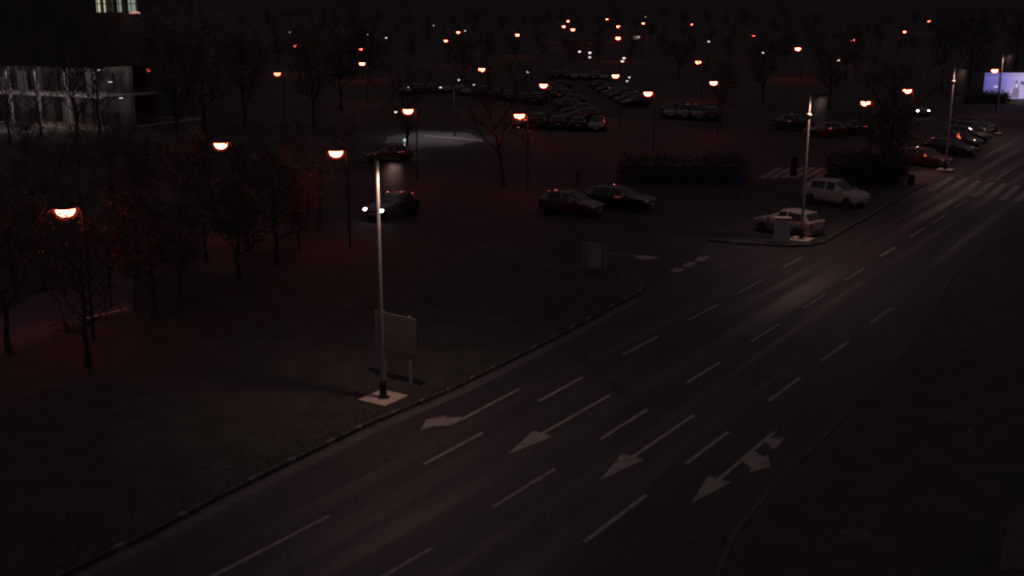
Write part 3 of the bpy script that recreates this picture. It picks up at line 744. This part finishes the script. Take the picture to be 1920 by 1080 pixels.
for (x, y) in ((20, 560), (90, 545), (215, 545), (330, 560), (395, 490), (470, 470), (300, 490), (250, 450), (160, 470), (80, 470), (20, 480), (120, 400), (285, 395), (410, 400), (480, 410), (545, 420), (600, 430), (350, 350), (450, 350), (250, 340), (150, 345), (50, 345), (540, 345), (610, 370), (640, 330), (560, 300)):
    tree('leafy', at(x + rnd_.uniform(-10, 10), y), rnd_.uniform(.34, .46), 'low dark bushy tree lost in the black planting left of the car park', 'low trees in the dark planting at the left', var=rnd_.choice((0, 1)))
for v in PROT.values():        # drop kinds never planted
    for t in v:
        if id(t) not in first and 'label' not in t:
            for c in list(t.children): bpy.data.objects.remove(c)
            bpy.data.objects.remove(t)
PROT['leafy'] = [t for t in PROT['leafy']]
random.seed(9)
n = 0
for yy, step in ((150, 150), (116, 62), (94, 58), (76, 54), (60, 50), (47, 46), (36, 46), (28, 46)):
    x = 250 + random.uniform(0, 50)
    while x < 1960:
        hgt = random.uniform(.6, .8) if yy > 130 else (random.uniform(.42, .6) if yy > 50 else random.uniform(.6, .95))
        if not (1000 < x < 1190 and yy in (150, 112)) and not (1700 < x < 1960 and yy >= 112):
            tree('leafy', at(x, yy + random.uniform(-7, 7)), hgt, 'dark background tree one can hardly tell from the night behind it', 'dark background trees')
        x += step * random.uniform(.7, 1.3)

def hedge(name, pts, hgt, label):
    P = [at(x, y) for x, y in pts]; rnd = random.Random(len(label)); b = MB()
    cx = sum(p.x for p in P) / len(P); cy = sum(p.y for p in P) / len(P)
    core = sheet_up([((p.x - cx) * .94 + cx, (p.y - cy) * .7 + cy) for p in P]); b.prism(core, 0, hgt * .74)
    xs = [p.x for p in P]; ys = [p.y for p in P]; area = 0; cnt = 0
    def inside(x, y):
        c = False; j = len(P) - 1
        for i in range(len(P)):
            if (P[i].y > y) != (P[j].y > y) and x < (P[j].x - P[i].x) * (y - P[i].y) / (P[j].y - P[i].y) + P[i].x: c = not c
            j = i
        return c
    while cnt < 420:
        x, y = rnd.uniform(min(xs), max(xs)), rnd.uniform(min(ys), max(ys))
        if inside(x, y): leaf_quads(b, (x, y, hgt * (rnd.uniform(.62, .95) + .12 * math.sin(x * 1.3) * math.sin(x * .47 + 1))), 9, .6, .2, rnd); cnt += 1
    for i in range(len(P)):
        a, c = P[i], P[(i + 1) % len(P)]
        for _ in range(int((c - a).length * 22)):
            q = a.lerp(c, rnd.random()); leaf_quads(b, (q.x, q.y, hgt * rnd.random() * .85), 6, .5, .2, rnd)
    return tag(b.build(name, M_HEDGE, fix=False), label, 'hedge')
hedge('hedge', [(1165, 345), (1390, 345), (1375, 328), (1170, 330)], 1.7, 'long low dark hedge behind the black car')
hedge('hedge', [(1552, 347), (1696, 347), (1690, 330), (1560, 332)], 2.0, 'dark hedge block between the white crossover and the pavement')
hedge('hedge', [(1812, 194), (1886, 194), (1880, 187), (1815, 187)], 1.4, 'dark trimmed hedge at the foot of the purple billboard')
# grass blades on the lit verge
gb = MB(); rnd = random.Random(4)
K2 = [at(x, y, .12) for x, y in KERB_L[2:12]]
cnt = 0
while cnt < 7000:
    i = rnd.randrange(len(K2) - 1); a, c = K2[i], K2[i + 1]; d = (c - a).normalized(); nrm = Vector((-d.y, d.x, 0))
    if rnd.random() > (c - a).length / 9: continue
    off = rnd.random() ** 2.2 * 3.2
    p = a.lerp(c, rnd.random()) + nrm * (off - .02)
    lamp0 = at(719, 754, .12)
    if abs(p.x - lamp0.x) < .68 and abs(p.y - lamp0.y) < .68: continue
    hh = rnd.uniform(.03, .085); a_ = rnd.uniform(0, 6.28); wv = Vector((math.cos(a_), math.sin(a_), 0)) * rnd.uniform(.012, .03)
    tip = p + Vector((rnd.uniform(-.05, .05), rnd.uniform(-.05, .05), hh))
    gb.add([p - wv, p + wv, tip], [(0, 1, 2)]); cnt += 1
tag(gb.build('grass', M_BLADE, fix=False), None, None, kind='stuff')

# ------------------------------------------------------------------ street furniture
# louvred sign
A, B_ = at(722, 716, .0), at(771, 729, .0)
t = empty('sign_board', (A + B_) / 2); tag(t, 'slatted back of a large sign on two posts behind the tall lamp pole', 'sign')
d = (B_ - A); ang = math.atan2(d.y, d.x); t.rotation_euler = (0, 0, ang); W_ = d.length
for sx in (-W_ / 2, W_ / 2):
    MB().box((sx, 0, 1.3), (.11, .06, 2.6)).build('post', M_SIGNBACK, t)
b = MB(); z = 1.34; pw = W_ + .70
for k in range(14):
    b.box((.02, -.065, z + k * .094), (pw, .03, .046), 0, 0)
b.box((.02, -.03, z + 6.5 * .094), (pw - .01, .008, 14 * .094 - .03), 0, 1)
b.build('panel', [M_SLAT, M_KERBD], t)
# plain board at the car park exit
A, B_ = at(1098, 508), at(1131, 512)
t = empty('notice_board', (A + B_) / 2); d = B_ - A; t.rotation_euler = (0, 0, math.atan2(d.y, d.x)); W_ = d.length
tag(t, 'grey back of a square notice board by the car park exit arrow', 'sign')
for sx in (-W_ / 2, W_ / 2): MB().box((sx, -.045, .72), (.09, .05, 1.44)).build('post', M_KERB, t)
MB().box((0, 0, .86), (W_ + .34, .03, 1.22)).build('panel', simple('board_white', (.34, .31, .31), .6), t)
# pale cabinet on the island
p = at(1465, 454, .12)
t = empty('cabinet', p); tag(t, 'pale upright cabinet on the island next to the white hatchback', 'cabinet')
t.rotation_euler = (0, 0, R(-8))
MB().box((0, 0, .68), (.84, .36, 1.36)).build('housing', M_WHITEBOX, t)
MB().box((0, 0, 1.385), (.92, .44, .05)).build('lid', M_CONC, t)
MB().box((.0, -.186, .66), (.74, .012, 1.16)).build('door', M_WHITEBOX, t)
# bins and bollards
t = empty('litter_bin', at(1707, 351)); tag(t, 'dark litter bin on the red-lit pavement by the crossing', 'bin')
MB().lathe([(.22, 0), (.24, .05), (.25, .8), (.22, .86)], 14).build('body', M_BLACK, t, True); MB().lathe([(.27, .86), (.27, .92), (.1, 1.0)], 14).build('lid', M_POLEDK, t, True)
t = empty('ticket_machine', at(1487, 335)); tag(t, 'dark upright ticket machine against the red-lit striped crossing', 'ticket machine')
MB().box((0, 0, .12), (.5, .4, .24)).build('plinth', M_CONC, t); MB().box((0, 0, .95), (.45, .34, 1.42)).build('housing', M_BLACK, t); MB().box((0, -.02, 1.69), (.52, .46, .06)).build('lid', M_POLEDK, t)
t = empty('bollard', at(1082, 347)); tag(t, 'dark thick bollard on the red-lit paving above the red hatchback', 'bollard')
MB().lathe([(.2, 0), (.2, .05), (.15, .1), (.14, 1.0), (.09, 1.08)], 14).build('post', M_BLACK, t, True); MB().lathe([(.165, .78), (.165, .9)], 14).build('band', M_POLEDK, t, True)
t = empty('parking_sign', at(1384, 378)); tag(t, 'small dark blue sign on a thin post right of the long hedge', 'sign')
MB().tube([(0, 0, 0), (0, 0, 1.7)], [.03, .03], 8).build('post', M_POLEDK, t); MB().box((0, -.04, 1.35), (.5, .02, .6)).build('panel', simple('blue_sign', (.03, .05, .22), .5), t)
t = empty('marker_post', at(1790, 893, .12)); tag(t, 'thin pale marker post in the dark grass at the right', 'post')
t.rotation_euler = (0, R(7), 0)
MB().box((0, 0, .7), (.06, .04, 1.4)).build('post', M_KERB, t); MB().box((.1, 0, 1.36), (.2, .03, .07)).build('cap', M_SIGNBACK, t)

# ------------------------------------------------------------------ billboard
p0 = at(1842, 190); p1 = p0 + Vector((13.5, -1.2, 0))
t = empty('billboard', p0); d = p1 - p0; t.rotation_euler = (0, 0, math.atan2(d.y, d.x)); Wb = d.length
tag(t, 'wide glowing purple billboard with pale lettering and dark figures', 'billboard')
m, ntb, bb = mat('billboard_print')
tc = ntb.nodes.new('ShaderNodeTexCoord'); sp = ntb.nodes.new('ShaderNodeSeparateXYZ'); ntb.links.new(tc.outputs['Object'], sp.inputs[0])
mr = ntb.nodes.new('ShaderNodeMapRange'); mr.inputs['From Max'].default_value = 6.5; ntb.links.new(sp.outputs['X'], mr.inputs['Value'])
nn = ntb.nodes.new('ShaderNodeTexNoise'); nn.inputs['Scale'].default_value = .55; ntb.links.new(tc.outputs['Object'], nn.inputs['Vector'])
ad = ntb.nodes.new('ShaderNodeMath'); ad.operation = 'MULTIPLY_ADD'; ntb.links.new(nn.outputs['Fac'], ad.inputs[0]); ad.inputs[1].default_value = .5; ntb.links.new(mr.outputs[0], ad.inputs[2])
rp = ntb.nodes.new('ShaderNodeValToRGB'); e = rp.color_ramp.elements
e[0].position = .15; e[0].color = (.07, .06, .27, 1); e[1].position = 1.3 / 1.3; e[1].color = (.42, .34, .60, 1); x = rp.color_ramp.elements.new(.55); x.color = (.15, .125, .40, 1)
ntb.links.new(ad.outputs[0], rp.inputs['Fac']); ntb.links.new(rp.outputs['Color'], bb.inputs['Emission Color']); bb.inputs['Emission Strength'].default_value = 1.0
bb.inputs['Base Color'].default_value = (.2, .18, .4, 1)
MB().box((Wb / 2, .1, 2.15), (Wb, .12, 3.5)).build('panel', m, t)
MB().box((Wb / 2, .14, 2.15), (Wb + .2, .1, 3.72)).build('frame', M_BLACK, t)
for sx in (.6, Wb - .6): MB().box((sx, .25, .25), (.15, .1, .5)).build('leg', M_BLACK, t)
M_FIGD = emit('print_dark', (.05, .04, .08), .6); M_FIGL = emit('print_pale', (.75, .78, .95), .75)
b = MB()
xx = 1.35
for wd in (.1, .16, .16, .12, .16):
    b.box((xx + wd / 2, .035, 2.0), (wd, .006, .26)); xx += wd + .045
b.build('lettering', M_FIGL, t)
b = MB()
b.box((4.35, .036, 1.1), (.85, .006, 1.15)).box((4.35, .036, 2.0), (.5, .006, .7)).box((4.30, .036, 2.6), (.3, .006, .55)).box((3.85, .036, .85), (.3, .006, .6))
b.build('pale_figure', emit('print_greyblue', (.16, .14, .22), 1), t)
b = MB()
b.box((4.35, .029, 2.15), (.3, .006, .45)); b.build('figure_highlight', M_FIGL, t)
b = MB()
for cx, cz, sx_, sz_ in ((5.05, 2.6, .35, .3), (5.4, 2.4, .7, .22), (5.9, 2.35, .8, .5), (6.3, 2.2, .6, .9), (5.6, 2.0, .35, .16), (6.45, 1.2, .45, 1.4)):
    b.prism([(cx - sx_ / 2, .028), (cx + sx_ / 2, .028), (cx + sx_ / 2, .034), (cx - sx_ / 2, .034)], cz - sz_ / 2, cz + sz_ / 2, bottom=True)
b.build('dark_figure', M_FIGD, t)
# steps below the billboard
b = MB()
for k in range(4): b.box((Wb / 2 + 1.8, -.3 - .3 * k - .05, .36 - .09 * k - .0), (Wb - 3.6, .3, .12 + .0 * k))
b.build('steps', M_SLAB, t)
bl = light('billboard_light', 'AREA', (Wb / 2, -.35, 3.4), 26, (.75, .7, 1), t).data
bl.shape = 'RECTANGLE'; bl.size = Wb; bl.size_y = .5
q = at(1884, 200)
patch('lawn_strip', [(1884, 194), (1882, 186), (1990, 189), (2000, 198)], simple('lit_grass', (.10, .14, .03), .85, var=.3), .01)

# ------------------------------------------------------------------ office building at the left
Cn = at(194, 181.5, 3.6); Cn.z = 0
t = empty('office_building', Cn); tag(t, 'dark office building with a dimly lit glazed lobby and bright upper windows', 'building')
dl = Vector((-.906, .423, 0)); dr = Vector((.423, .906, 0)); LL, LR = 34.0, 15.0
def bp(a, r_, z=0): return dl * a + dr * r_ + Vector((0, 0, z))
def slab(name, a0, a1, r0, r1, z0, z1, m):
    b = MB(); b.prism(sheet_up([bp(a0, r0), bp(a1, r0), bp(a1, r1), bp(a0, r1)]), z0, z1, bottom=True); return b.build(name, m, t)
slab('floor_slab', -.3, LL, -.25, LR, 3.42, 3.6, M_SLAB)
slab('ground_slab', -.3, LL, -.3, LR, .0, .1, M_CONC)
slab('upper_wall', -.05, LL, -1.3, LR, 6.6, 12.15, M_WALLDK)  # front overhang pushed out to hold the added facade spots
slab('interior_wall', 6, 6.2, 5.8, LR, .1, 6.6, M_BLACK)
slab('interior_wall', 1, LL, 5.5, 5.7, .1, 6.6, M_INT)
for a, r_ in [(k * 4.2 + .2, -.62) for k in range(8)] + [(1.6, 5.6), (1.6, 9.8), (1.6, 14.0)]:
    MB().tube([bp(a, r_, .1), bp(a, r_, 6.6)], [.2, .2], 12).build('column', M_SLAB, t, True)
for z0, z1 in ((.1, 3.42), (3.6, 6.6)):
    for k in range(8): 
        b = MB(); b.prism(sheet_up([bp(k * 4.2 + .05, 0), bp(k * 4.2 + 4.15, 0), bp(k * 4.2 + 4.15, .03), bp(k * 4.2 + .05, .03)]), z0, z1, bottom=True)
        pn = b.build('glass_pane', M_GLASS, t)
        b = MB()
        for q_ in (0, 1.4, 2.8): b.prism(sheet_up([bp(k * 4.2 + q_ + .0, -.05), bp(k * 4.2 + q_ + .07, -.05), bp(k * 4.2 + q_ + .07, -.005), bp(k * 4.2 + q_, -.005)]), z0, z1, bottom=True)
        b.build('mullion', M_FRAME, pn)
    for k in range(3):
        b = MB(); b.prism(sheet_up([bp(0, k * 4.8 + .05), bp(0, k * 4.8 + 4.75), bp(.03, k * 4.8 + 4.75), bp(.03, k * 4.8 + .05)]), z0, z1, bottom=True)
        b.build('glass_pane', M_GLASS, t)
# upper storey: lit windows between wall piers
wins = [(.05, .85, M_WINWARM), (.95, 1.6, M_WINWARM), (1.75, 2.8, M_WINDIM), (3.0, 3.9, M_WINGREEN), (4.15, 4.35, M_WINDIM), (4.6, 6.0, M_WINGREEN)]
last = -.05
for r0, r1, m_ in wins:
    b = MB(); b.prism(sheet_up([bp(.25, r0), bp(.25, r1), bp(.28, r1), bp(.28, r0)]), 12.2, 14.2, bottom=True); wn = b.build('window', m_, t)
    b = MB(); b.prism(sheet_up([bp(.18, (r0 + r1) / 2 - .04), bp(.18, (r0 + r1) / 2 + .04), bp(.24, (r0 + r1) / 2 + .04), bp(.24, (r0 + r1) / 2 - .04)]), 12.2, 14.2, bottom=True)
    b.prism(sheet_up([bp(.17, r0), bp(.17, r1), bp(.245, r1), bp(.245, r0)]), 13.02, 13.1, bottom=True)
    b.build('frame', M_FRAME, wn)
    if r0 - last > .05: slab('pier', -.05, .5, last, r0, 12.15, 14.3, M_WALLDK)
    last = r1
slab('pier', -.05, .5, last, LR, 12.15, 14.3, M_WALLDK)
slab('upper_wall', .5, LL, -.05, LR, 12.15, 17.5, M_WALLDK)
slab('parapet', -.05, .5, -.05, LR, 14.3, 17.5, M_WALLDK)
for a, r_, z_ in ((2.5, 2.2, 6.2), (2.2, 3.4, 4.9), (2.0, 4.6, 3.1)):
    MB().lathe([(.22, -.06), (.22, .0), (.1, .02)], 12, c=tuple(bp(a, r_, z_))).build('ceiling_light', M_INTLAMP, t, True)
random.seed(77)
for k in range(11):
    for z0, z1 in ((.1, 3.42), (3.6, 6.6)):
        a_ = 1.4 + k * 1.9 + random.uniform(-.5, .5); r_ = random.uniform(3.2, 5.2); w_ = random.uniform(.5, 1.5)
        slab('partition', a_, a_ + w_, r_, r_ + .12, z0, z0 + (z1 - z0) * random.choice((.45, .7, 1.0)) - .01, random.choice((M_WALLDK, M_FRAME, M_BARK, M_SLAB)))
for a, r_, z_, e in ((4.2, .8, 6.2, 17), (10.2, .8, 6.2, 17), (17, .8, 6.2, 17), (2.6, 3.4, 6.1, 9), (4.2, .8, 3.1, 14), (10.2, .8, 3.1, 20), (17, .8, 3.1, 20)):
    light('lobby_light', 'POINT', bp(a, r_, z_), e * 1.9, (1, .80, .82), t, .3)
for k in range(5):
    light('facade_fill', 'SPOT', bp(k * 4.2 + 1.0, -1.0, 6.5), 165, (1, .82, .80), t, .08, 140, .7)  # spots added to brighten the columns, slab edge and ground in front
p = at_y(253, 24, Cn.y + 3.5)
lw = empty('wall_lamp', p); tag(lw, 'small pinkish dome lamp below the greenish upper window', 'wall lamp')
MB().lathe([(.62, -.08), (.5, .02), (.3, .14), (.06, .2)], 14).build('shade', emit('pink_dome', (1, .5, .42), .5), lw, True)
MB().tube([(0, 0, .15), (0, 2.0, .3)], [.04, .04], 6).build('bracket', M_BLACK, lw)

# distant pavilion with white lights
p = at(1092, 113); t = empty('pavilion', p); tag(t, 'small distant building with a few white lit windows', 'building')
MB().box((0, 3, 2.4), (5.6, 6, 4.8)).build('wall', simple('pavilion_wall', (.12, .1, .1), .8), t); MB().box((0, 3, 4.9), (6.4, 6.8, .2)).build('roof', M_WALLDK, t)
for x_, z_, s in ((-.7, 2.0, .55), (1.75, 1.75, .6), (1.75, .7, .5), (1.9, 4.0, .45), (-.3, 4.2, .35)):
    wn = MB().box((x_, -.03, z_), (s, .04, s * .6)).build('window', M_WINWHITE if s > .48 else M_WINDIM, t)
